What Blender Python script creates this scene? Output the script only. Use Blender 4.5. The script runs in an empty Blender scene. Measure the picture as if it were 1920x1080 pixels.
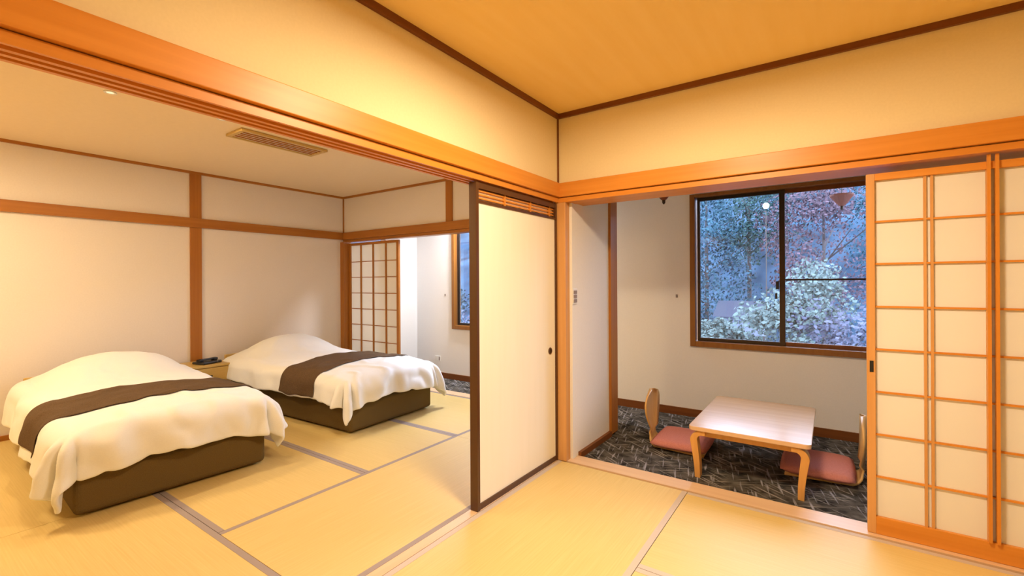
import bpy, bmesh, math, random
from mathutils import Vector, Matrix, noise
D = bpy.data; S = bpy.context.scene; COL = S.collection
random.seed(7)

# ------------------------------------------------------------------ camera
FPX = 859.0; YAW = math.radians(34.8); ROLL = math.radians(0.3)
CAM = Vector((1.5768, -2.8427, 1.25))
F = Vector((-math.sin(YAW), math.cos(YAW), 0)); R = Vector((math.cos(YAW), math.sin(YAW), 0)); U = Vector((0, 0, 1))
Xc = R * math.cos(ROLL) - U * math.sin(ROLL); Yc = R * math.sin(ROLL) + U * math.cos(ROLL); Zc = -F
cd = D.cameras.new('camera'); co = D.objects.new('camera', cd); COL.objects.link(co)
m = Matrix.Identity(4)
for i in range(3):
    m[i][0], m[i][1], m[i][2], m[i][3] = Xc[i], Yc[i], Zc[i], CAM[i]
co.matrix_world = m
cd.sensor_width = 36; cd.lens = 36 * FPX / 1920; cd.shift_y = -10 / 1920; cd.clip_start = .05; cd.clip_end = 200
S.camera = co

# ------------------------------------------------------------------ world, exposure
S.view_settings.view_transform = 'Standard'; S.view_settings.look = 'None'
S.view_settings.gamma = 1; S.view_settings.use_curve_mapping = False
S.view_settings.exposure = 0.1
W = D.worlds.new('dusk_sky'); S.world = W; W.use_nodes = True
bg = W.node_tree.nodes['Background']; bg.inputs[0].default_value = (.56, .71, 1.0, 1); bg.inputs[1].default_value = 14

WARM = (1.0, .79, .52); NEUT = (.95, .93, 1.0)
def area(name, loc, size, power, color, target=None, parent=None, size_y=None, spread=None, shape='DISK'):
    spread = math.radians(spread) if spread else None
    l = D.lights.new(name, 'AREA'); l.energy = power; l.color = color; l.size = size; l.shape = shape
    if size_y: l.shape = 'RECTANGLE'; l.size_y = size_y
    if spread: l.spread = spread
    o = D.objects.new(name, l); COL.objects.link(o); o.location = loc
    if target: o.rotation_euler = (Vector(target) - Vector(loc)).to_track_quat('-Z', 'Y').to_euler()
    if parent: o.parent = parent
    return o

# ------------------------------------------------------------------ helpers
def tag(o, label=None, cat=None, group=None, kind=None):
    if label: o['label'] = label
    if cat: o['category'] = cat
    if group: o['group'] = group
    if kind: o['kind'] = kind
    return o
def empty(name, loc, label, cat, group=None, rz=0):
    o = D.objects.new(name, None); COL.objects.link(o); o.location = loc; o.rotation_euler.z = rz
    o.empty_display_size = .1
    return tag(o, label, cat, group)
def obj(name, bm, mat, parent=None, smooth=False, bevel=0, loc=None, segs=2):
    me = D.meshes.new(name)
    bmesh.ops.recalc_face_normals(bm, faces=bm.faces)
    bm.to_mesh(me); bm.free()
    o = D.objects.new(name, me); COL.objects.link(o)
    if mat: me.materials.append(mat)
    if smooth:
        for p in me.polygons: p.use_smooth = True
    if bevel:
        b = o.modifiers.new('bevel', 'BEVEL'); b.width = bevel; b.segments = segs; b.limit_method = 'ANGLE'
    if parent: o.parent = parent
    if loc: o.location = loc
    return o
def B(*boxes):
    bm = bmesh.new()
    for (x0, x1, y0, y1, z0, z1) in boxes: box(bm, x0, x1, y0, y1, z0, z1)
    return bm
def box(bm, x0, x1, y0, y1, z0, z1):
    v = [bm.verts.new((x, y, z)) for x in (x0, x1) for y in (y0, y1) for z in (z0, z1)]
    for f in ((0,1,3,2),(4,6,7,5),(0,4,5,1),(2,3,7,6),(0,2,6,4),(1,5,7,3)): bm.faces.new([v[i] for i in f])
def centred(boxes, c):
    return [(a-c[0], b-c[0], d-c[1], e-c[1], f-c[2], g-c[2]) for (a,b,d,e,f,g) in boxes]
def struct(name, boxes, mat, bevel=0):
    o = obj(name, B(*boxes), mat, bevel=bevel); o['kind'] = 'structure'; return o
def cyl(bm, c, r0, r1, h, n=20, axis='Z'):
    vs = []
    for k, (r, t) in enumerate(((r0, 0), (r1, h))):
        ring = []
        for i in range(n):
            a = 2*math.pi*i/n; p = (r*math.cos(a), r*math.sin(a), t)
            if axis == 'Y': p = (p[0], p[2], p[1])
            if axis == 'X': p = (p[2], p[0], p[1])
            ring.append(bm.verts.new((c[0]+p[0], c[1]+p[1], c[2]+p[2])))
        vs.append(ring)
    for i in range(n):
        j = (i+1) % n; bm.faces.new((vs[0][i], vs[0][j], vs[1][j], vs[1][i]))
    bm.faces.new(vs[0][::-1]); bm.faces.new(vs[1])
def lathe(bm, c, prof, n=28):
    rings = []
    for r, z in prof:
        rings.append([bm.verts.new((c[0]+r*math.cos(2*math.pi*i/n), c[1]+r*math.sin(2*math.pi*i/n), c[2]+z)) for i in range(n)])
    for a, b in zip(rings, rings[1:]):
        for i in range(n):
            j = (i+1) % n; bm.faces.new((a[i], a[j], b[j], b[i]))
    bm.faces.new(rings[0][::-1]); bm.faces.new(rings[-1])

# ------------------------------------------------------------------ materials
def newmat(name, color, rough=.6, spec=.3, **kw):
    mt = D.materials.new(name); mt.use_nodes = True
    b = mt.node_tree.nodes['Principled BSDF']
    b.inputs['Base Color'].default_value = (*color, 1); b.inputs['Roughness'].default_value = rough
    b.inputs['Specular IOR Level'].default_value = spec
    for k, v in kw.items(): b.inputs[k.replace('_', ' ')].default_value = v
    return mt
def mottled(name, c1, c2, scale=(3,3,3), nscale=4, rough=.6, spec=.3, bump=0, detail=4, contrast=(.3,.7), **kw):
    mt = newmat(name, c1, rough, spec, **kw); nt = mt.node_tree; N = nt.nodes; L = nt.links; b = N['Principled BSDF']
    tc = N.new('ShaderNodeTexCoord'); mp = N.new('ShaderNodeMapping'); mp.inputs['Scale'].default_value = scale
    nz = N.new('ShaderNodeTexNoise'); nz.inputs['Scale'].default_value = nscale; nz.inputs['Detail'].default_value = detail
    cr = N.new('ShaderNodeValToRGB'); cr.color_ramp.elements[0].position = contrast[0]; cr.color_ramp.elements[1].position = contrast[1]
    cr.color_ramp.elements[0].color = (*c1, 1); cr.color_ramp.elements[1].color = (*c2, 1)
    L.new(tc.outputs['Object'], mp.inputs[0]); L.new(mp.outputs[0], nz.inputs[0]); L.new(nz.outputs[0], cr.inputs[0]); L.new(cr.outputs[0], b.inputs['Base Color'])
    if bump:
        bp = N.new('ShaderNodeBump'); bp.inputs['Strength'].default_value = bump; bp.inputs['Distance'].default_value = .01
        L.new(nz.outputs[0], bp.inputs['Height']); L.new(bp.outputs[0], b.inputs['Normal'])
    return mt
def wood(name, c1, c2, axis, rough=.38, spec=.4):
    sc = {'X': (.5, 14, 14), 'Y': (14, .5, 14), 'Z': (14, 14, .5)}[axis]
    return mottled(name, c1, c2, sc, 2.2, rough, spec, detail=6, contrast=(.25, .75))
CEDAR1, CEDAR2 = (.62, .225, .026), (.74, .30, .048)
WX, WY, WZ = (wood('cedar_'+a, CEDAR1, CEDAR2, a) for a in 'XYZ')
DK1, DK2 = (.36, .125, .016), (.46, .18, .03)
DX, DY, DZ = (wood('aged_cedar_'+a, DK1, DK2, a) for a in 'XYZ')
TR1, TR2 = (.16, .045, .006), (.22, .07, .012)
TX, TY, TZ = (wood('dark_trim_'+a, TR1, TR2, a, .45) for a in 'XYZ')
sillX = wood('sill_wood_X', (.72,.47,.28), (.82,.58,.36), 'X'); sillY = wood('sill_wood_Y', (.72,.47,.28), (.82,.58,.36), 'Y')
postwood = wood('post_wood', (.60,.29,.09), (.70,.37,.14), 'Z')
FZ = wood('window_frame_wood', (.22,.08,.012), (.30,.12,.02), 'Z')
lacquer = newmat('dark_lacquer', (.085, .032, .010), .3, .5)
plaster = mottled('cream_plaster', (.84,.71,.44), (.87,.74,.47), nscale=30, rough=.9, spec=.1)
bedplaster = mottled('bedroom_wallpaper', (.82,.75,.70), (.85,.78,.73), nscale=30, rough=.9, spec=.1)
whitewall = mottled('white_wallpaper', (.83,.81,.79), (.86,.84,.82), nscale=40, rough=.9, spec=.1)
ceilmat = mottled('ceiling_board', (.92,.66,.25), (.94,.69,.28), (6,.6,1), 3, .8, .15)
bedceil = mottled('bedroom_ceiling_board', (.88,.71,.48), (.90,.73,.50), nscale=10, rough=.85, spec=.15)
paper = newmat('shoji_paper', (.93, .90, .85), .9, .1)
def translucent(mt, w=.35, c=(.9,.85,.75)):
    nt = mt.node_tree; N = nt.nodes; b = N['Principled BSDF']; o = N['Material Output']
    t = N.new('ShaderNodeBsdfTranslucent'); t.inputs[0].default_value = (*c, 1); mx = N.new('ShaderNodeMixShader'); mx.inputs[0].default_value = w
    nt.links.new(b.outputs[0], mx.inputs[1]); nt.links.new(t.outputs[0], mx.inputs[2]); nt.links.new(mx.outputs[0], o.inputs[0])
translucent(paper, .18)
fpaper = mottled('fusuma_paper', (.88,.83,.72), (.90,.85,.75), (8,8,.6), 3, .85, .15)
linen = mottled('white_linen', (.80,.80,.80), (.84,.84,.84), nscale=60, rough=.75, spec=.2)
linen.node_tree.nodes['Principled BSDF'].inputs['Sheen Weight'].default_value = .2
runner = mottled('brown_woven_cloth', (.085,.050,.026), (.14,.085,.045), (60,60,60), 3, .8, .15, bump=.3)
basecl = mottled('brown_bed_fabric', (.12,.075,.026), (.15,.10,.036), (80,80,80), 3, .85, .1)
tatamiX = None
def tatami(name, axis):
    mt = newmat(name, (.72,.52,.21), .5, .3); nt = mt.node_tree; N = nt.nodes; L = nt.links; b = N['Principled BSDF']
    tc = N.new('ShaderNodeTexCoord'); mp = N.new('ShaderNodeMapping')
    mp.inputs['Scale'].default_value = (3, 160, 1) if axis == 'X' else (160, 3, 1)
    nz = N.new('ShaderNodeTexNoise'); nz.inputs['Scale'].default_value = 1; nz.inputs['Detail'].default_value = 2
    cr = N.new('ShaderNodeValToRGB'); cr.color_ramp.elements[0].color = (.65,.46,.16,1); cr.color_ramp.elements[1].color = (.79,.59,.245,1)
    bp = N.new('ShaderNodeBump'); bp.inputs['Strength'].default_value = .25; bp.inputs['Distance'].default_value = .002
    L.new(tc.outputs['Object'], mp.inputs[0]); L.new(mp.outputs[0], nz.inputs[0]); L.new(nz.outputs[0], cr.inputs[0]); L.new(cr.outputs[0], b.inputs['Base Color'])
    L.new(nz.outputs[0], bp.inputs['Height']); L.new(bp.outputs[0], b.inputs['Normal'])
    return mt
TMX, TMY = tatami('rush_weave_X', 'X'), tatami('rush_weave_Y', 'Y')
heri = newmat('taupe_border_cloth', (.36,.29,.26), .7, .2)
carpet = newmat('charcoal_carpet', (.05,.05,.05), .95, .1)
def carpet_nodes():
    nt = carpet.node_tree; N = nt.nodes; L = nt.links; b = N['Principled BSDF']
    tc = N.new('ShaderNodeTexCoord'); prev = None
    base = N.new('ShaderNodeTexNoise'); base.inputs['Scale'].default_value = 14; base.inputs['Detail'].default_value = 5
    L.new(tc.outputs['Object'], base.inputs[0])
    cr = N.new('ShaderNodeValToRGB'); cr.color_ramp.elements[0].position = .35; cr.color_ramp.elements[1].position = .7
    cr.color_ramp.elements[0].color = (.022,.020,.018,1); cr.color_ramp.elements[1].color = (.13,.115,.10,1)
    L.new(base.outputs[0], cr.inputs[0]); prev = cr.outputs[0]
    for k, (rz, sc, cc) in enumerate(((.6, (4,60,1), (.34,.31,.29)), (-.5, (4.5,70,1), (.30,.27,.22)), (1.35, (5,55,1), (.34,.33,.36)))):
        mp = N.new('ShaderNodeMapping'); mp.inputs['Rotation'].default_value = (0,0,rz); mp.inputs['Scale'].default_value = (1,1,1)
        mp2 = N.new('ShaderNodeMapping'); mp2.inputs['Scale'].default_value = sc
        nz = N.new('ShaderNodeTexNoise'); nz.inputs['Scale'].default_value = 1; nz.inputs['Detail'].default_value = 1
        r2 = N.new('ShaderNodeValToRGB'); r2.color_ramp.elements[0].position = .60; r2.color_ramp.elements[1].position = .72
        mx = N.new('ShaderNodeMix'); mx.data_type = 'RGBA'
        L.new(tc.outputs['Object'], mp.inputs[0]); L.new(mp.outputs[0], mp2.inputs[0]); L.new(mp2.outputs[0], nz.inputs[0]); L.new(nz.outputs[0], r2.inputs[0])
        L.new(r2.outputs[0], mx.inputs[0]); L.new(prev, mx.inputs[6]); mx.inputs[7].default_value = (*cc, 1); prev = mx.outputs[2]
    L.new(prev, b.inputs['Base Color'])
carpet_nodes()
metal = newmat('bronze_metal', (.05,.035,.025), .35, .5, Metallic=.7)
alu = newmat('brushed_aluminium', (.55,.55,.55), .3, .5, Metallic=.9)
blackp = newmat('black_plastic', (.02,.018,.018), .4, .4)
whitep = newmat('white_plastic', (.8,.79,.77), .4, .4)
grey = newmat('grey_plastic', (.30,.24,.22), .5, .3)
rose = mottled('dusty_rose_cloth', (.58,.21,.18), (.66,.27,.23), (40,40,40), 3, .85, .1, bump=.2)
ply = wood('plywood', (.72,.42,.14), (.80,.50,.20), 'Z', .35)
tablewood = wood('table_veneer', (.62,.40,.24), (.72,.48,.30), 'X', .22, .6)
legwood = wood('table_leg_wood', (.62,.31,.08), (.72,.38,.12), 'Z', .3)
nightwood = wood('nightstand_wood', (.55,.36,.10), (.64,.43,.14), 'Y', .35)
glass = D.materials.new('window_glass'); glass.use_nodes = True
nt = glass.node_tree; nt.nodes.remove(nt.nodes['Principled BSDF'])
tr = nt.nodes.new('ShaderNodeBsdfTransparent'); gl = nt.nodes.new('ShaderNodeBsdfGlossy'); gl.inputs['Roughness'].default_value = .02
fr = nt.nodes.new('ShaderNodeFresnel'); fr.inputs[0].default_value = 1.45; mx = nt.nodes.new('ShaderNodeMixShader')
nt.links.new(fr.outputs[0], mx.inputs[0]); nt.links.new(tr.outputs[0], mx.inputs[1]); nt.links.new(gl.outputs[0], mx.inputs[2]); nt.links.new(mx.outputs[0], nt.nodes['Material Output'].inputs[0])
def emis(name, c, s):
    mt = newmat(name, c, .6, .2); b = mt.node_tree.nodes['Principled BSDF']
    b.inputs['Emission Color'].default_value = (*c, 1); b.inputs['Emission Strength'].default_value = s; return mt

# ------------------------------------------------------------------ key levels
ZN0, ZN1 = 1.845, 1.942      # picture rail beam
ZK = 1.81                    # underside of the door head
ZC, ZT = 2.43, 2.385         # ceiling, cornice underside
XB = -3.90                   # far wall of the bedroom
YB = 1.0                     # shoji side of the bedroom
YW = 1.64                    # window wall
X1, Y1 = 3.6, -3.7

# ------------------------------------------------------------------ structure
struct('floor', [(XB-.1, X1+.1, Y1-.1, YW+.1, -.15, -.05)], newmat('subfloor', (.3,.25,.18), .9))
struct('ceiling', [(-.06, X1+.1, Y1-.1, .12, ZC, ZC+.08)], ceilmat)
struct('ceiling_bedroom', [(XB-.1, -.06, Y1-.1, YB+.1, ZC, ZC+.08)], bedceil)
struct('ceiling_veranda', [(-.06, X1+.1, .12, YW+.1, 2.30, 2.38), (-3.25, -.06, YB+.1, YW+.1, 2.30, 2.38)], whitewall)
# wall between near room and bedroom (above the head)
struct('wall_left', [(-.10, 0, Y1, .0, ZN0, ZC)], plaster)
struct('wall_right', [(X1, X1+.1, Y1-.1, YW+.1, -.05, ZC)], plaster)
struct('wall_back', [(XB-.1, X1, Y1-.1, Y1, -.05, ZC)], plaster)
struct('wall_veranda_side', [(0, X1, .0, .10, ZN0, ZC)], plaster)
struct('wall_corner', [(-.10, -.02, .0, YB+.10, 0, ZC), (-.02, .080, .055, .70, 0, ZC-.13)], whitewall)
struct('wall_bedroom_far', [(XB-.1, XB, Y1, YB+.1, -.05, ZC)], bedplaster)
struct('wall_bedroom_side', [(XB, -.10, YB, YB+.10, ZN0, ZC)], bedplaster)
# window wall with two openings
wx0, wx1, wz0, wz1 = .50, 2.02, .65, 2.06
vx0, vx1 = -2.48, -.60
struct('wall_window', [(-3.25, X1, YW, YW+.12, -.05, wz0), (-3.25, X1, YW, YW+.12, wz1, 2.38),
       (-3.25, vx0, YW, YW+.12, wz0, wz1), (vx1, wx0, YW, YW+.12, wz0, wz1), (wx1, X1, YW, YW+.12, wz0, wz1)], whitewall)
struct('wall_veranda_end', [(-3.25, -3.15, YB+.10, YW, -.05, 2.30)], whitewall)
# trims: cornices
struct('trim_1', [(0, .020, Y1, -.020, 2.398, ZC)], TY)
struct('trim_2', [(0, X1, -.020, 0, 2.398, ZC)], TX)
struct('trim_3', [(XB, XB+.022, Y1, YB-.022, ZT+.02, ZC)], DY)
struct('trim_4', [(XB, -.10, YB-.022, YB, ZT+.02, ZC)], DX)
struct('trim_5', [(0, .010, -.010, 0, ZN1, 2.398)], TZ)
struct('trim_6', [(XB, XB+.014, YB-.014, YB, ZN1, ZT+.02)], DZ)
# beams (picture rails) and heads
struct('trim_7', [(0, .032, Y1, -.032, ZN0, ZN1)], WY, .003)
struct('trim_8', [(0, X1, -.032, 0, ZN0, ZN1)], WX, .003)
# head of the sliding door opening with three grooves on its underside
gs = []
xs = [-.12, -.103, -.083, -.066, -.046, -.029, .012]
gs.append((-.12, .012, Y1, -.0125, ZK+.014, ZN0-.004))
for a, b in ((-.12,-.103),(-.083,-.066),(-.046,-.029),(-.0,.012)): gs.append((a, b, Y1, -.0125, ZK, ZK+.014))
struct('trim_9', gs, WY)
struct('trim_10', [(-.02, X1, -.012, .115, ZK, ZN0-.004), (.07, X1, .115, .24, ZK+.004, ZN0-.004)], WX)
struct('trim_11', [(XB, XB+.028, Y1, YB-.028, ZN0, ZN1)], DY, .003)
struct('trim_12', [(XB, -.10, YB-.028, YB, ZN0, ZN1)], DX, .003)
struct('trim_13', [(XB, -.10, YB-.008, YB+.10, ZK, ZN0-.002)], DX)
# posts
struct('trim_14', [(-.018, .062, -.010, .052, 0, ZK)], postwood, .003)
struct('trim_15', [(-.018, .100, .702, .84, 0, 2.30)], DZ, .003)
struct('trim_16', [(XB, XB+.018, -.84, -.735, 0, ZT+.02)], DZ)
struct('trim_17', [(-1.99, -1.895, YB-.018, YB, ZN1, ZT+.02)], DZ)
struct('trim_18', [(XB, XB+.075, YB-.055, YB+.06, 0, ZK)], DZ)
struct('trim_19', [(-.10, .012, Y1, Y1+.09, 0, ZK)], WZ)
# sills
struct('trim_20', [(-.058, -.001, Y1+.09, -.011, -.05, .002)], sillY)
struct('trim_21', [(.0, X1, .0, .135, -.05, .004)], sillX)
struct('trim_22', [(XB+.08, -.10, YB-.03, YB+.10, -.05, .004)], sillX)
struct('baseboard_window_side', [(-3.15, X1, YW-.014, YW, -.012, .06)], TX)
struct('baseboard_corner', [(.080, .104, .137, .70, -.012, .030)], TY)
struct('floor_carpet', [(.0, X1, .135, YB+.10, -.05, -.012), (-3.15, X1, YB+.10, YW, -.05, -.012)], carpet)
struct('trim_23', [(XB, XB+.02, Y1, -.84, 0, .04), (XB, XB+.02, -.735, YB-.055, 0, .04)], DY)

# ------------------------------------------------------------------ windows
def window(n, x0, x1, z0, z1, xm):
    root = D.objects.new('window_%d' % n, None); COL.objects.link(root); root.location = (x0, YW, z0); root['kind'] = 'structure'
    w = x1-x0; h = z1-z0; t = .045
    obj('window_frame', B((0, t, -.03, .10, 0, h), (w-t, w, -.03, .10, 0, h), (t, w-t, -.03, .10, 0, t+.005), (t, w-t, -.03, .10, h-.03, h)), FZ, root, bevel=.003)
    c = xm-x0
    for k, (a, b, y) in enumerate(((t+.012, c+.022, .035), (c-.022, w-t, .062))):
        s = D.objects.new('sash', None); COL.objects.link(s); s.parent = root
        st = .024
        obj('sash_frame', B((a, a+st, y-.011, y+.011, t+.006, h-.031), (b-st-.016, b, y-.011, y+.011, t+.006, h-.031),
            (a+st, b-st-.016, y-.011, y+.011, t+.006, t+.036), (a+st, b-st-.016, y-.011, y+.011, h-.061, h-.031)), metal if k == 0 else TZ, s)
        obj('pane', B((a+st, b-st-.016, y-.003, y+.003, t+.036, h-.061)), glass, s)
        if k == 1:
            obj('glazing_bar', B((a+st, b-st-.016, y-.009, y+.009, .605, .620)), metal, s)
    lk = bmesh.new(); box(lk, c-.045, c-.022, -.0, .023, .53, .60); box(lk, c-.05, c-.035, -.012, .023, .45, .50)
    obj('latch', lk, blackp, root)
    return root
window(1, wx0, wx1, wz0, wz1, 1.24)
window(2, vx0, vx1, wz0, wz1, -1.54)

# window portals guide the sampling of the sky's own light
for a, b in ((wx0, wx1), (vx0, vx1)):
    o = area('window_portal', ((a+b)/2, YW+.11, (wz0+wz1)/2), b-a, 1, (1,1,1), target=((a+b)/2, 0, (wz0+wz1)/2), size_y=wz1-wz0)
    o.data.cycles.is_portal = True

# ------------------------------------------------------------------ tatami
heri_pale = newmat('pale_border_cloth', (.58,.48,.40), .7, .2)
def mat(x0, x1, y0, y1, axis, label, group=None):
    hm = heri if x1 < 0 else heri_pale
    r = empty('tatami_mat', ((x0+x1)/2, (y0+y1)/2, -.05), label, 'tatami mat', group)
    w = (x1-x0)/2-.0015; d = (y1-y0)/2-.0015; c = .030
    if axis == 'X':
        obj('rush_surface', B((-w, w, -d+c, d-c, 0, .0500)), TMX, r)
        for s in (-1, 1): obj('border_cloth', B((-w, w, min(s*d, s*(d-c)), max(s*d, s*(d-c)), 0, .0508)), hm, r)
    else:
        obj('rush_surface', B((-w+c, w-c, -d, d, 0, .0500)), TMY, r)
        for s in (-1, 1): obj('border_cloth', B((min(s*w, s*(w-c)), max(s*w, s*(w-c)), -d, d, 0, .0508)), hm, r)
    return r
mat(.0, .875, -1.76, -.013, 'Y', 'tatami mat at the corner post, running along the cream sliding door')
mat(.875, 2.62, -.885, -.013, 'X', 'tatami mat in front of the veranda opening, its cloth edge at the wooden threshold')
mat(.875, 2.62, -1.76, -.885, 'X', 'tatami mat at the bottom right corner of the photo, second from the threshold')
mat(2.62, X1, -1.76, -.013, 'Y', 'tatami mat under the right end of the large lattice screen')
mat(.0, .875, Y1, -1.76, 'Y', 'tatami mat at the bottom edge of the photo beside the open doorway')
mat(.875, 2.62, -2.64, -1.76, 'X', 'tatami mat below the photo, third from the threshold')
mat(.875, 2.62, Y1, -2.64, 'X', 'tatami mat below the photo at the back of the room')
mat(2.62, X1, Y1, -1.76, 'Y', 'tatami mat in the rear right corner of the room')
xe = -.060
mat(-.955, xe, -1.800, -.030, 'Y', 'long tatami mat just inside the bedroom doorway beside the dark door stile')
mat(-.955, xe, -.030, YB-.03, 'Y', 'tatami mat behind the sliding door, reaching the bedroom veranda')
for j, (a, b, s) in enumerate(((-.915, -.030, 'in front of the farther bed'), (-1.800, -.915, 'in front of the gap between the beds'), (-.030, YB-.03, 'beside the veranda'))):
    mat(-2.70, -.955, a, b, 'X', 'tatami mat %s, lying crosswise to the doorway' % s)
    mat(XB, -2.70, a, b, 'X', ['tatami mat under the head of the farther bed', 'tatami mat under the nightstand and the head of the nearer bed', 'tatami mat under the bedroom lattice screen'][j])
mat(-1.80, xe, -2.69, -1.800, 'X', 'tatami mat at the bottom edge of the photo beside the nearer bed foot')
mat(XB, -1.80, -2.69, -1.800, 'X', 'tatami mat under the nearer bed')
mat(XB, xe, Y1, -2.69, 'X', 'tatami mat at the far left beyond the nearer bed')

# ------------------------------------------------------------------ sliding door (fusuma)
def fusuma():
    r = empty('sliding_door', (-.027, -.461, 0.003), 'cream papered sliding door in dark frame, pushed against the corner post', 'sliding door')
    hw = .449; t = .0165
    obj('door_panel', B((-t+.003, t-.003, -hw+.025, hw-.018, .032, 1.688)), fpaper, r)
    obj('stile', B((-t-.009, t+.009, -hw, -hw+.025, 0, 1.80)), lacquer, r, bevel=.002)
    obj('stile', B((-t-.009, t+.009, hw-.018, hw, 0, 1.80)), lacquer, r, bevel=.002)
    obj('rail', B((-t-.004, t+.004, -hw+.025, hw-.018, 0, .032)), lacquer, r)
    obj('rail', B((-t-.004, t+.004, -hw+.025, hw-.018, 1.688, 1.702)), lacquer, r)
    obj('rail', B((-t-.004, t+.004, -hw+.025, hw-.018, 1.768, 1.80)), lacquer, r)
    lt = obj('lattice', B(*[(-.006, .006, -hw+.025, hw-.018, z, z+.009) for z in (1.713, 1.734, 1.755)],
        *[(-.008, .010, y, y+.010, 1.702, 1.768) for y in (-.16, .125, .37)]), WY, r)
    obj('lattice_backing', B((-.010, -.0065, -hw+.025, hw-.018, 1.702, 1.768)), fpaper, lt)
    hb = bmesh.new(); cyl(hb, (t-.003, .362, .775), .024, .022, .005, 20, 'X')
    h = obj('finger_pull', hb, lacquer, r); tag(h, 'round dark finger pull')
    hb = bmesh.new(); cyl(hb, (t+.002, .362, .775), .015, .013, .002, 16, 'X'); obj('pull_cup', hb, metal, h)
    return r
fusuma()

# ------------------------------------------------------------------ shoji screens
def shoji(x0, w, y, z0, h, vbars, rows, label, depth=.03, tall=None, wd=WZ, wdx=WX, stile=.034, bot=.084, toprail=.034, single=.012):
    r = empty('shoji_screen', (x0, y, z0), label, 'paper screen'); d = depth/2
    obj('stile', B((0, stile, -d, d, 0, h)), wd, r, bevel=.002); obj('stile', B((w-stile, w, -d, d, 0, h)), wd, r, bevel=.002)
    obj('bottom_rail', B((stile, w-stile, -d, d, 0, bot)), wdx, r, bevel=.002)
    obj('top_rail', B((stile, w-stile, -d, d, h-toprail, h)), wdx, r, bevel=.002)
    obj('paper', B((stile, w-stile, .004, .0055, bot, h-toprail)), paper, r)
    for v in vbars:
        if isinstance(v, tuple):
            hh = h-toprail
            obj('vertical_bar', B((v[0], v[0]+.0105, -.007, .0035, bot, hh)), wd, r); obj('vertical_bar', B((v[1]-.0105, v[1], -.007, .0035, bot, hh)), wd, r)
        else: obj('vertical_bar', B((v-single/2, v+single/2, -.012, .0035, bot, h-toprail)), wd, r)
    for z in rows: obj('horizontal_bar', B((stile, w-stile, -.006, .0035, z-.0045, z+.0045)), wdx, r)
    return r
rz = [.279, .487, .697, .907, 1.117, 1.328, 1.536]
s1 = shoji(1.7235, .885, .045, .005, 1.772, [(.2145, .2495), (.4235, .4615), (.635, .670)], rz, 'large paper lattice screen in front at right, with dark finger pull', wd=postwood)
hp = obj('finger_pull', B((.011, .026, -.018, -.0151, .795, .850)), blackp, s1); tag(hp, 'small black finger pull')
for a, b in ((.4235, .4355), (.4495, .4615)): obj('vertical_bar', B((a, b, -.0275, -.0155, .084, 1.80)), WZ, s1)
# side panels beyond the frame
s3 = shoji(2.6100, .885, .045, .005, 1.772, [(.2145, .2495), (.4235, .4615), (.635, .670)], rz, 'paper lattice screen beyond the right edge of the photo')
shoji(-3.822, 1.00, YB+.035, .005, 1.79, [.255, .505, .755], rz, 'paper lattice screen in the bedroom corner behind the farther bed', wd=DZ, wdx=DX, stile=.04, single=.02)

# ------------------------------------------------------------------ beds
def bed(name, loc, rz, label, seed, dlabel, rlabel):
    # local: x from 0 (foot) to -2.1 (head), y centred
    r = empty('bed', (loc[0], loc[1], 0.0008), label, 'bed', 'twin beds', rz)
    obj('bed_base', B((-2.03, 0, -.49, .49, .014, .245)), basecl, r, bevel=.03, segs=4)
    obj('mattress', B((-2.02, -.02, -.48, .48, .247, .43)), linen, r, bevel=.05, segs=5)
    obj('headboard', B((-2.065, -2.032, -.48, .48, .0, .50)), nightwood, r, bevel=.008)
    for x in (-.16, -1.85):
        for y in (-.36, .36):
            b = bmesh.new(); cyl(b, (x, y, 0), .024, .026, .0165, 14); obj('leg', b, alu, r)
    return r
def drop(d, rr):
    # follow a rounded edge: returns (outward, downward)
    q = rr*math.pi/2
    if d < q: a = d/rr; return rr*math.sin(a), rr*(1-math.cos(a))
    return rr+ (d-q)*.16, rr+(d-q)*.985
def topz(s, t):
    # s: 0 head .. 2.05 foot, t -.5...5
    z = .455 + .055*max(0, 1-(t/.56)**2)
    z += .165*math.exp(-((s-.40)/.27)**2)*max(0, 1-abs(t/.50)**2.6) if abs(t) < .5 else 0
    z -= .03*max(0, (s-1.5)/.55)**2
    return z
def duvet_pt(s, t, seed, off=0):
    Lf, Wd, rr = 2.0, .47, .10
    ex = max(0, s-Lf); et = max(0, abs(t)-Wd); sg = 1 if t > 0 else -1
    bs, bt = min(s, Lf), max(-Wd, min(Wd, t))
    z = topz(bs, bt); d = math.hypot(ex, et)
    n1 = noise.noise(Vector((s*3, t*3, seed))); n2 = noise.noise(Vector((s*9, t*9, seed+5)))
    x = -2.05+bs; y = bt
    if d > 0:
        phi = math.atan2(et, ex); o, dn = drop(d, rr)
        lim = min(1, d/.2)
        # folds
        if ex > 0 and et > 0:
            fold = .050*math.sin(phi*8+seed)*lim+.02*n2*lim
        elif ex > 0: fold = .022*math.sin(t*17+seed*2+4*n1)*lim + .026*n2*lim
        else: fold = .014*math.sin(s*13+seed)*lim+.01*n2*lim
        o += fold; z -= dn
        x += o*math.cos(phi); y += sg*o*math.sin(phi)
    z += .014*n1+.007*n2
    cr = noise.noise(Vector((s*5+seed, t*5, seed*2))); z += .016*(1-min(1, abs(cr)*5))*(.35+.65*min(1, max(0, s-1.1)))
    w = Vector((x, y, z))
    if off: 
        dirn = Vector((math.cos(math.atan2(et, ex)), sg*math.sin(math.atan2(et, ex)), 0)) if d > 0 else Vector((0,0,0))
        k = min(1, d/.15); w += (dirn*k+Vector((0,0,1))*(1-k))*off
    return w
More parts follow.
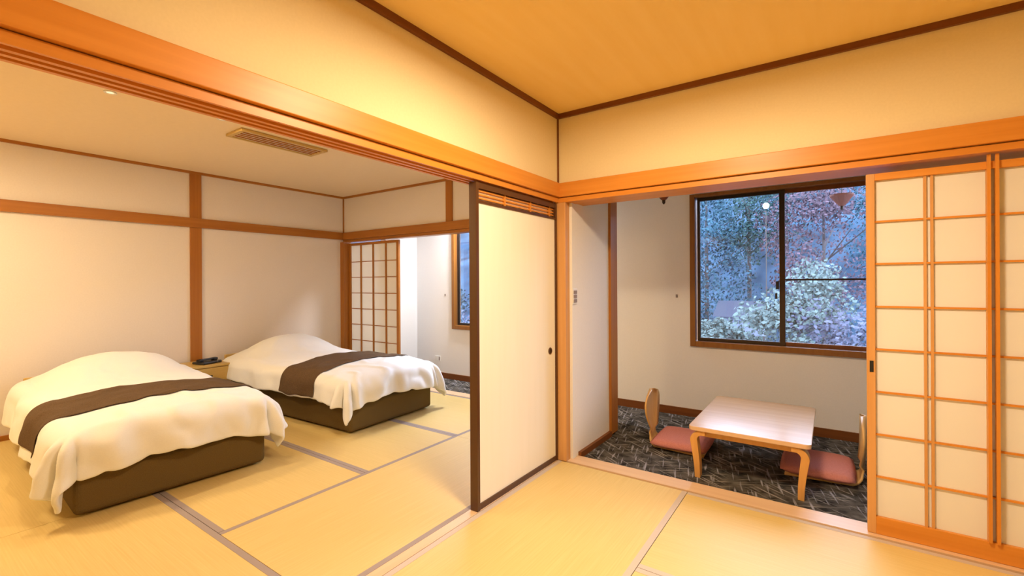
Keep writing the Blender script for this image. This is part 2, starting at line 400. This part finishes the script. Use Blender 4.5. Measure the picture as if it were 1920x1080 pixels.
def cloth(bedroot, name, s0, s1, t0, t1, ns, ntt, seed, mat_, off, thick, label, cat, group=None, sides=None):
    bm = bmesh.new(); g = []
    for i in range(ns+1):
        row = []
        for j in range(ntt+1):
            s = s0+(s1-s0)*i/ns; t = t0+(t1-t0)*j/ntt
            row.append(bm.verts.new(duvet_pt(s, t, seed, off)))
        g.append(row)
    for i in range(ns):
        for j in range(ntt): bm.faces.new((g[i][j], g[i+1][j], g[i+1][j+1], g[i][j+1]))
    o = obj(name, bm, mat_, None, smooth=True)
    o.matrix_world = Matrix.Translation(bedroot.location) @ Matrix.Rotation(bedroot.rotation_euler.z, 4, 'Z')
    sd = o.modifiers.new('thick', 'SOLIDIFY'); sd.thickness = thick; sd.offset = 0
    sb = o.modifiers.new('sub', 'SUBSURF'); sb.levels = 1; sb.render_levels = 1
    return tag(o, label, cat, group)
def pillow(bedroot, label):
    bm = bmesh.new(); n = 16; V = {}
    for side in (1, -1):
        for i in range(n+1):
            for j in range(n+1):
                u = i/n*2-1; v = j/n*2-1
                if side == -1 and (abs(u) == 1 or abs(v) == 1): continue
                hgt = .055*((1-u**4)*(1-v**4))**.45
                V[side, i, j] = bm.verts.new((u*.19*(1-.06*v*v), v*.34*(1-.05*u*u), side*hgt))
        
    def g(side, i, j):
        return V.get((side, i, j)) or V[1, i, j]
    for side in (1, -1):
        for i in range(n):
            for j in range(n):
                q = (g(side,i,j), g(side,i+1,j), g(side,i+1,j+1), g(side,i,j+1))
                bm.faces.new(q if side == 1 else q[::-1])
    o = obj('pillow', bm, linen, None, smooth=True)
    o.matrix_world = Matrix.Translation(bedroot.location) @ Matrix.Rotation(bedroot.rotation_euler.z, 4, 'Z') @ Matrix.Translation((-1.72, 0, .487))
    return tag(o, label, 'pillow', 'bed pillows')
b1 = bed('bed', (-1.69, -1.69), math.radians(-3), 'nearer low bed at the left, with brown upholstered base', 3, '', '')
b2 = bed('bed', (-1.695, -.02), math.radians(2.4), 'farther low bed beside the veranda, with brown upholstered base', 9, '', '')
for b, sd, w in ((b1, 3.3, 'nearer'), (b2, 8.6, 'farther')):
    pillow(b, 'pillow bulging under the white duvet of the %s bed' % w)
    cloth(b, 'duvet', .10, 2.29, -.80 if w == 'nearer' else -.74, .76, 100, 80, sd, linen, 0, .028, 'white rumpled duvet draped over the %s bed' % w, 'duvet', 'white duvets')
    cloth(b, 'bed_runner', 1.20, 1.70, -.72, .70, 20, 60, sd, runner, .022, .006, 'dark brown runner laid across the duvet of the %s bed' % w, 'bed runner', 'brown bed runners')

# ------------------------------------------------------------------ nightstand
ns = empty('nightstand', (-3.64, -.86, 0.0008), 'low wooden nightstand between the two beds against the far wall', 'nightstand')
obj('cabinet_body', B((-.20, .185, -.22, .22, .04, .43)), nightwood, ns)
obj('plinth', B((-.19, .15, -.20, .20, 0, .04)), nightwood, ns)
obj('top', B((-.21, .20, -.235, .235, .43, .45)), nightwood, ns, bevel=.003)
dr = obj('drawer', B((.185, .20, -.21, .21, .27, .42)), nightwood, ns, bevel=.002)
obj('knob', B((.20, .212, -.04, .04, .34, .352)), blackp, dr)
ph = empty('telephone', (-3.60, -.80, .4508), 'small black telephone on the wooden nightstand', 'telephone', rz=.3)
bm = B((-.08, .08, -.10, .10, 0, .025)); obj('phone_base', bm, blackp, ph, bevel=.008)
bm = B((-.022, .022, -.10, .10, .036, .05), (-.024, .024, -.10, -.055, .025, .05), (-.024, .024, .055, .10, .025, .05))
obj('handset', bm, blackp, ph, bevel=.006)

# ------------------------------------------------------------------ low table
tb = empty('low_table', (1.150, .715, -.012), 'low wooden table with bentwood legs between the two floor chairs on dark carpet', 'table')
def slab(w, d, z0, z1, rad, n=8):
    bm = bmesh.new(); pts = []
    for cx_, cy_, a0 in ((w-rad, d-rad, 0), (-w+rad, d-rad, 90), (-w+rad, -d+rad, 180), (w-rad, -d+rad, 270)):
        for k in range(n+1):
            a = math.radians(a0+90*k/n); pts.append((cx_+rad*math.cos(a), cy_+rad*math.sin(a)))
    lo = [bm.verts.new((x, y, z0)) for x, y in pts]; hi = [bm.verts.new((x, y, z1)) for x, y in pts]
    bm.faces.new(lo[::-1]); bm.faces.new(hi)
    for i in range(len(pts)): bm.faces.new((lo[i], lo[(i+1) % len(pts)], hi[(i+1) % len(pts)], hi[i]))
    return bm
obj('tabletop', slab(.335, .475, .305, .332, .035), tablewood, tb, bevel=.004)
for sx in (-1, 1):
    for sy in (-1, 1):
        bm = bmesh.new(); path = []
        # bentwood: out of the apron, round the corner and down with a slight splay
        for k in range(9):
            a = math.pi/2*k/8; path.append((.255+.05*math.sin(a) if k else .235, .305-.016-.05*(1-math.cos(a)), .028+.016*k/8))
        for k in range(1, 9): path.append((.305-.022*math.sin(math.pi*k/16), .239-.239*k/8, .044-.012*k/8))
        prev = None
        for i, (px, pz, th) in enumerate(path):
            j = min(i+1, len(path)-1); h_ = max(i-1, 0)
            tx, tz = path[j][0]-path[h_][0], path[j][1]-path[h_][1]; l = math.hypot(tx, tz); nx, nz_ = -tz/l, tx/l
            wd_ = .038-.008*i/len(path)
            ring = []
            for dn, dy in ((-1,-1),(1,-1),(1,1),(-1,1)):
                X = px+nx*dn*th/2; Z = max(0.0, pz+nz_*dn*th/2); Yv = .425-.0+dy*wd_
                ring.append(bm.verts.new((sx*X, sy*Yv, Z)))
            if prev:
                for q in range(4): bm.faces.new((prev[q], prev[(q+1) % 4], ring[(q+1) % 4], ring[q]))
            else: bm.faces.new(ring)
            prev = ring
        bm.faces.new(prev[::-1])
        obj('leg', bm, legwood, tb, bevel=.003)
obj('apron', B((-.25, .25, -.432, -.418, .265, .304), (-.25, .25, .418, .432, .265, .304), (-.255, -.243, -.40, .40, .265, .304), (.243, .255, -.40, .40, .265, .304)), legwood, tb)

# ------------------------------------------------------------------ floor chairs with cushions
def floor_chair(loc, rz, label, clabel):
    # faces local +x
    r = empty('floor_chair', loc, label, 'floor chair', None, rz)
    bm = bmesh.new(); prof = []
    for k in range(7): prof.append((.20-.36*k/6, .012, .18-.04*k/6))                # seat
    for k in range(1, 7):
        a = math.pi/2*k/6; prof.append((-.16-.05*math.sin(a), .012+.05*(1-math.cos(a)), .14-.065*k/6))
    for k in range(1, 13):
        u = k/12; w = .075+.115*math.sin(min(1, max(0, u-.08)*1.6)*math.pi/2)**1.3 if u < .72 else .19*math.sqrt(max(.02, 1-((u-.72)/.285)**2))
        prof.append((-.21-.012*math.sin(u*math.pi)-.020*u, .062+.355*u, w))
    rows = []
    for i, (x, z, w) in enumerate(prof):
        j = min(i+1, len(prof)-1); h_ = max(i-1, 0); tx, tz = prof[j][0]-prof[h_][0], prof[j][1]-prof[h_][1]; l = math.hypot(tx, tz)
        nx, nz_ = tz/l*.006, -tx/l*.006
        a = []; b = []
        for k in range(9):
            v = -1+2*k/8; cur = .022*v*v if i > 13 else 0
            a.append(bm.verts.new((x+nx+cur, v*w, z+nz_))); b.append(bm.verts.new((x-nx+cur, v*w, z-nz_)))
        rows.append((a, b))
    for (a, b), (c, d) in zip(rows, rows[1:]):
        for k in range(8):
            bm.faces.new((a[k], a[k+1], c[k+1], c[k])); bm.faces.new((b[k], d[k], d[k+1], b[k+1]))
        bm.faces.new((a[0], c[0], d[0], b[0])); bm.faces.new((a[8], b[8], d[8], c[8]))
    a, b = rows[0]; bm.faces.new(a[::-1]+b); a, b = rows[-1]; bm.faces.new(a+b[::-1])
    zmin = min(v.co.z for v in bm.verts)
    for v in bm.verts: v.co.z -= zmin
    s = obj('bent_shell', bm, ply, r, smooth=True)
    bm = bmesh.new(); n = 14; V = {}
    for side in (1, -1):
        for i in range(n+1):
            for j in range(n+1):
                u = i/n*2-1; v = j/n*2-1
                if side == -1 and (abs(u) == 1 or abs(v) == 1): continue
                V[side, i, j] = bm.verts.new((u*.205*(1-.04*v*v), v*.235*(1-.04*u*u), side*.034*((1-u**6)*(1-v**6))**.5))
    g = lambda s_, i, j: V.get((s_, i, j)) or V[1, i, j]
    for side in (1, -1):
        for i in range(n):
            for j in range(n):
                q = (g(side,i,j), g(side,i+1,j), g(side,i+1,j+1), g(side,i,j+1)); bm.faces.new(q if side == 1 else q[::-1])
    c = obj('floor_cushion', bm, rose, None, smooth=True)
    c.matrix_world = Matrix.Translation(loc) @ Matrix.Rotation(rz, 4, 'Z') @ Matrix.Translation((.025, 0, .052))
    tag(c, clabel, 'cushion', 'dusty rose floor cushions')
floor_chair((.620, .80, -.012), math.radians(2), 'legless bent plywood floor chair left of the low table', 'dusty rose cushion on the floor chair left of the low table')
floor_chair((1.525, .80, -.012), math.radians(180), 'legless bent plywood floor chair right of the low table, half behind the lattice screen', 'dusty rose cushion on the floor chair right of the low table')

# ------------------------------------------------------------------ small wall and ceiling fittings
sw = empty('light_switch', (.0802, .092, 1.150), 'three-gang light switch plate on the white wall behind the corner post', 'light switch')
obj('plate', B((0, .004, -.034, .034, -.056, .056)), whitep, sw, bevel=.001)
for z in (-.034, -.003, .028): obj('rocker', B((.004, .008, -.022, .022, z-.009, z+.014)), grey, sw)
def fitting(name, x, z, w, h, label, mt=grey):
    o = obj(name, B((-w/2, w/2, -.008, 0, -h/2, h/2)), mt, None, bevel=.002, loc=(x, YW, z)); return tag(o, label, name.replace('_', ' '))
fitting('wall_hook', .374, 1.115, .018, .03, 'tiny hook plate on the wall left of the veranda window')
fitting('wall_hook', -2.616, 1.092, .018, .03, 'tiny hook plate on the white wall left of the bedroom veranda window')
ol = empty('wall_outlet', (-2.755, YW, .24), 'white wall outlet low on the veranda wall past the farther bed', 'outlet')
obj('plate', B((-.05, .05, -.006, 0, -.035, .035)), whitep, ol, bevel=.001); obj('socket', B((.022, .040, -.008, -.006, -.022, .022)), grey, ol); obj('socket', B((-.030, -.012, -.008, -.006, -.022, .022)), whitep, ol)
cf = empty('ceiling_vent', (-2.185, -.81, ZC), 'wood-framed slatted panel on the bedroom ceiling', 'ceiling vent')
obj('frame', B((-.13, -.105, -.36, .36, -.022, 0), (.105, .13, -.36, .36, -.022, 0), (-.105, .105, -.36, -.325, -.022, 0), (-.105, .105, .325, .36, -.022, 0)), nightwood, cf, bevel=.004)
obj('backing', B((-.105, .105, -.325, .325, -.012, 0)), bedplaster, cf)
for k in range(4):
    x = -.066+k*.044; obj('slat', B((x-.004, x+.004, -.325, .325, -.020, -.012)), DY, cf)
def downlight(x, y, label, power):
    r = empty('downlight', (x, y, ZC), label, 'downlight', 'bedroom downlights')
    b = bmesh.new(); lathe(b, (0, 0, -.006), [(.020, .0055), (.032, .0055), (.032, .001), (.029, 0), (.023, .0), (.020, .003)], 24); obj('trim_ring', b, whitep, r)
    b = bmesh.new(); cyl(b, (0, 0, -.0035), .019, .019, .003, 20); obj('lamp_face', b, emis('lamp_face_glow', (1,.85,.6), .7), r)
    area('downlight_beam', (0, 0, -.010), .06, power, WARM, parent=r)
    return r
downlight(-2.04, -1.94, 'tiny round downlight in the bedroom ceiling, left of the other one', 9)
downlight(-1.98, -1.34, 'tiny round downlight in the bedroom ceiling, next to the slatted panel', 9)

# room lamps (outside the frame)
def ceiling_lamp(loc, rad, power, color, label, glow=2.0, spread=None, hang=0):
    r = empty('ceiling_lamp', loc, label, 'ceiling lamp')
    b = bmesh.new(); cyl(b, (0,0,-.03), rad*.4, rad*.4, .03, 40); obj('ceiling_plate', b, WX, r)
    if hang:
        b = bmesh.new(); cyl(b, (0,0,-.03-hang), .006, .006, hang, 10); obj('cord', b, blackp, r)
        b = bmesh.new(); cyl(b, (0,0,-.055-hang+.025), rad*1.02, rad*.7, .02, 40); obj('shade_top', b, WX, r)
    b = bmesh.new(); lathe(b, (0,0,-.085-hang), [(rad*.6,0),(rad*.93,.008),(rad,.03),(rad,.055)], 48); obj('diffuser', b, emis('diffuser_glow', color, glow), r)
    area('ceiling_lamp_light', (0,0,-.09-hang), rad*1.7, power, color, parent=r, spread=spread)
ceiling_lamp((1.10, -1.36, ZC), .24, 57, WARM, 'round white ceiling lamp above the front room', glow=.8)
ceiling_lamp((-2.75, -3.0, ZC), .22, 35, (1,.77,.45), 'round ceiling lamp at the far left end of the bedroom')
ceiling_lamp((-1.85, 1.42, 2.30), .14, 46, (.88,.92,1.0), 'small round white lamp on the bedroom veranda ceiling')

# ------------------------------------------------------------------ outside
hill = mottled('wooded_hillside', (.008,.018,.030), (.030,.055,.085), (1,1,1), .9, .95, .05, bump=1, detail=10, contrast=(.35,.65))
bm = bmesh.new(); g = []
NX, NY = 90, 60
def terr(x, y):
    z = -1.9 + .05*max(0, y-4)
    if y > 9: z += min(y-9, 26)*.52 - .006*min(y-9, 26)**2
    return z + .5*noise.noise(Vector((x*.25, y*.25, 1)))*min(1, max(0, (y-3)/4)) + 1.2*noise.noise(Vector((x*.12, y*.12, 7)))*min(1, max(0, (y-9)/6))
for i in range(NX+1):
    row = []
    for j in range(NY+1):
        x = -45+85*i/NX; y = 1.9+(j/NY)**1.5*48; row.append(bm.verts.new((x, y, terr(x, y))))
    g.append(row)
for i in range(NX):
    for j in range(NY): bm.faces.new((g[i][j], g[i+1][j], g[i+1][j+1], g[i][j+1]))
tag(obj('hillside', bm, hill, None, smooth=True), kind='structure')
barkm = mottled('tree_bark', (.03,.025,.025), (.06,.05,.05), nscale=8, rough=.9)
def leafmat(n, c):
    return mottled('leaves_'+n, tuple(v*.07 for v in c), tuple(v*.24 for v in c), (1,1,1), 5, .8, .1)
LM = {'pale': leafmat('pale', (.42,.56,.52)), 'green': leafmat('green', (.12,.26,.24)), 'rust': leafmat('rust', (.38,.24,.30)), 'teal': leafmat('teal', (.12,.29,.38)), 'lilac': leafmat('lilac', (.42,.44,.62))}
def tree(x, y, h, rad, kind, label, group=None, conifer=False):
    z0 = terr(x, y)-.1
    r = empty('tree', (x, y, z0), label, 'tree', group)
    b = bmesh.new(); cyl(b, (0,0,0), .035*h/3, .015*h/3, h*.8, 8)
    for k in range(7):
        a = random.random()*6.28; zz = h*(.3+.4*random.random()); l = rad*.7
        v0 = Vector((0,0,zz)); v1 = Vector((math.cos(a)*l, math.sin(a)*l, zz+l*.8))
        q = []
        for p, w in ((v0, .03), (v1, .012)):
            q.append([b.verts.new(p+Vector((w*math.cos(t), w*math.sin(t), 0))) for t in (0, 2.1, 4.2)])
        for i in range(3): b.faces.new((q[0][i], q[0][(i+1) % 3], q[1][(i+1) % 3], q[1][i]))
    obj('trunk', b, barkm, r)
    b = bmesh.new(); n = 5200
    blobs = [(Vector((random.gauss(0,.4)*rad, random.gauss(0,.4)*rad, h*(.28+.62*random.random()))), rad*(.3+.35*random.random())) for _ in range(16)]
    for k in range(n):
        if conifer:
            t = random.random()**.7; zz = h*(1-t*.85); rr = rad*t*(.5+.5*random.random()); a = random.random()*6.28
            p = Vector((rr*math.cos(a), rr*math.sin(a), zz))
        else:
            c, br = random.choice(blobs); d = Vector((random.gauss(0,1), random.gauss(0,1), random.gauss(0,.8))).normalized(); p = c+d*br*(random.random()**.4)
        s = .022+.035*random.random(); e1 = Vector((random.gauss(0,1), random.gauss(0,1), random.gauss(0,1))).normalized()*s
        e2 = e1.orthogonal().normalized()*s*.7
        b.faces.new([b.verts.new(p+e1), b.verts.new(p+e2), b.verts.new(p-e1), b.verts.new(p-e2)])
    obj('crown', b, LM[kind], r)
# positions seen through the window through the window: (px, distance y)
def raypos(px, y):
    u = (px-960)/FPX; d = F+R*u; t = (y-CAM.y)/d.y; return CAM.x+d.x*t
specs = [(1325, 11.5, 6.0, 1.7, 'teal', 'teal conifer at the left edge of the veranda window', True), (1405, 13.0, 6.0, 1.5, 'green', 'dark green tree seen through the upper left window pane', False),
 (1335, 6.5, 2.3, .6, 'pale', 'low green shrub at the left edge of the veranda window', False), (1432, 6.2, 2.8, .6, 'pale', 'pale slender tree right beside the window meeting stile, left pane', False),
 (1502, 7.8, 3.5, .8, 'pale', 'pale leafy tree at the left of the right window pane', False), (1570, 7.0, 2.7, 1.0, 'lilac', 'greyish leafy tree at the right of the right window pane', False),
 (1545, 11.0, 4.9, 1.4, 'rust', 'rust-tinted tree standing behind the pale trees in the right pane', False),
 (1322, 5.4, 2.0, .55, 'lilac', 'greyish shrub low at the left edge of the veranda window', False), (1400, 5.2, 1.35, .5, 'green', 'dark green shrub nearest the veranda window, low below the house', False),
 (1352, 7.0, 2.5, .5, 'pale', 'pale green bush right in front of the small pale house outside', False), (1230, 10.0, 4.6, 1.5, 'teal', 'teal tree outside, hidden behind the wall left of the window', False), (1150, 8.5, 3.6, 1.2, 'lilac', 'greyish tree outside, hidden behind the white wall end', False),
 (1480, 5.0, 1.7, .7, 'lilac', 'greyish shrub low in the right window pane', False), (1560, 5.0, 1.6, .7, 'green', 'green shrub low in the right window pane', False), (1620, 5.6, 2.0, .8, 'teal', 'teal shrub beside the lattice screen edge, outside the window', False),
 (1475, 16.5, 5.5, 1.6, 'teal', 'distant teal tree on the slope behind the meeting stile', False), (1640, 14.5, 5.5, 1.4, 'teal', 'distant teal tree at the right end of the window', False)]
for px, y, h, rad, k, lab, con in specs: tree(raypos(px, y), y, h, rad, k, lab, None, con)
tree(-7.5, 6.5, 3.4, 1.2, 'teal', 'tree outside the bedroom veranda window'); tree(-5.2, 5.5, 2.6, 1.0, 'lilac', 'greyish shrub outside the bedroom veranda window')
# small pale house in the garden
hx = raypos(1385, 8.9); hz = terr(hx, 8.9)+.35
ho = empty('house', (hx, 8.9, hz-.4), 'small pale house behind the shrubs in the left window pane', 'house')
pal = newmat('pale_render', (.16,.18,.24), .9)
obj('wall', B((-.45, .45, 0, 1.2, 0, 2.0)), pal, ho)
bm = bmesh.new(); v = [bm.verts.new(p) for p in ((-.55,-.12,2.0),(.55,-.12,2.0),(.55,1.32,2.0),(-.55,1.32,2.0),(-.55,.6,2.35),(.55,.6,2.35))]
for f in ((0,1,5,4),(3,4,5,2),(0,4,3),(1,2,5),(0,3,2,1)): bm.faces.new([v[i] for i in f])
obj('roof', bm, newmat('slate_roof', (.015,.018,.03), .8), ho)
for x in (-.2, .2):
    w = obj('window', B((x-.11, x+.11, -.02, 0, 1.2, 1.6)), newmat('blue_pane', (.03,.04,.07), .3), ho)
# garden lamp with a white globe
lx = raypos(1437, 6.8); lz = terr(lx, 6.8)
gl_ = empty('garden_lamp', (lx, 6.8, lz), 'white globe garden lamp on a thin pole behind the left window pane', 'garden lamp')
top = 1.25+(530-388)/FPX*((Vector((lx,6.8,0))-Vector((CAM.x,CAM.y,0))).dot(F))-lz
b = bmesh.new(); cyl(b, (0,0,0), .008, .006, top-.10, 12); obj('pole', b, metal, gl_)
b = bmesh.new(); lathe(b, (0,0,top-.13), [(.02,0.07),(.04,.08),(.055,.12),(.048,.155),(.025,.175),(.01,.18)], 20); obj('globe', b, emis('globe_glow', (.8,.92,1), .5), gl_, smooth=True)
# eave with a hanging conical lamp outside
struct('trim_24', [(-3.4, X1, YW+.12, 2.12, 2.42, 2.50)], DX)
copper = newmat('copper_shade', (.20,.06,.03), .5)
def cone_lamp(loc, label, c):
    hl = empty('hanging_lamp', loc, label, 'hanging lamp', 'small inverted-cone lamps'); del hl['group']
    b = bmesh.new(); cyl(b, (0,0,-c), .004, .004, c, 8); obj('cord', b, blackp, hl)
    b = bmesh.new(); lathe(b, (0,0,-c-.105), [(.012,0),(.022,.004),(.085,.085),(.088,.10),(.03,.105)], 28); obj('lamp_shade', b, copper, hl)
    b = bmesh.new(); lathe(b, (0,0,-c-.14), [(.004,0),(.012,.012),(.014,.035)], 16); obj('finial', b, metal, hl)
cone_lamp((1.66, 2.02, 2.42), 'brown inverted-cone lamp seen high up through the right window pane', .42)
cone_lamp((.45, .98, 2.30), 'tip of a dark inverted-cone lamp just below the door head, left of the window', .27)
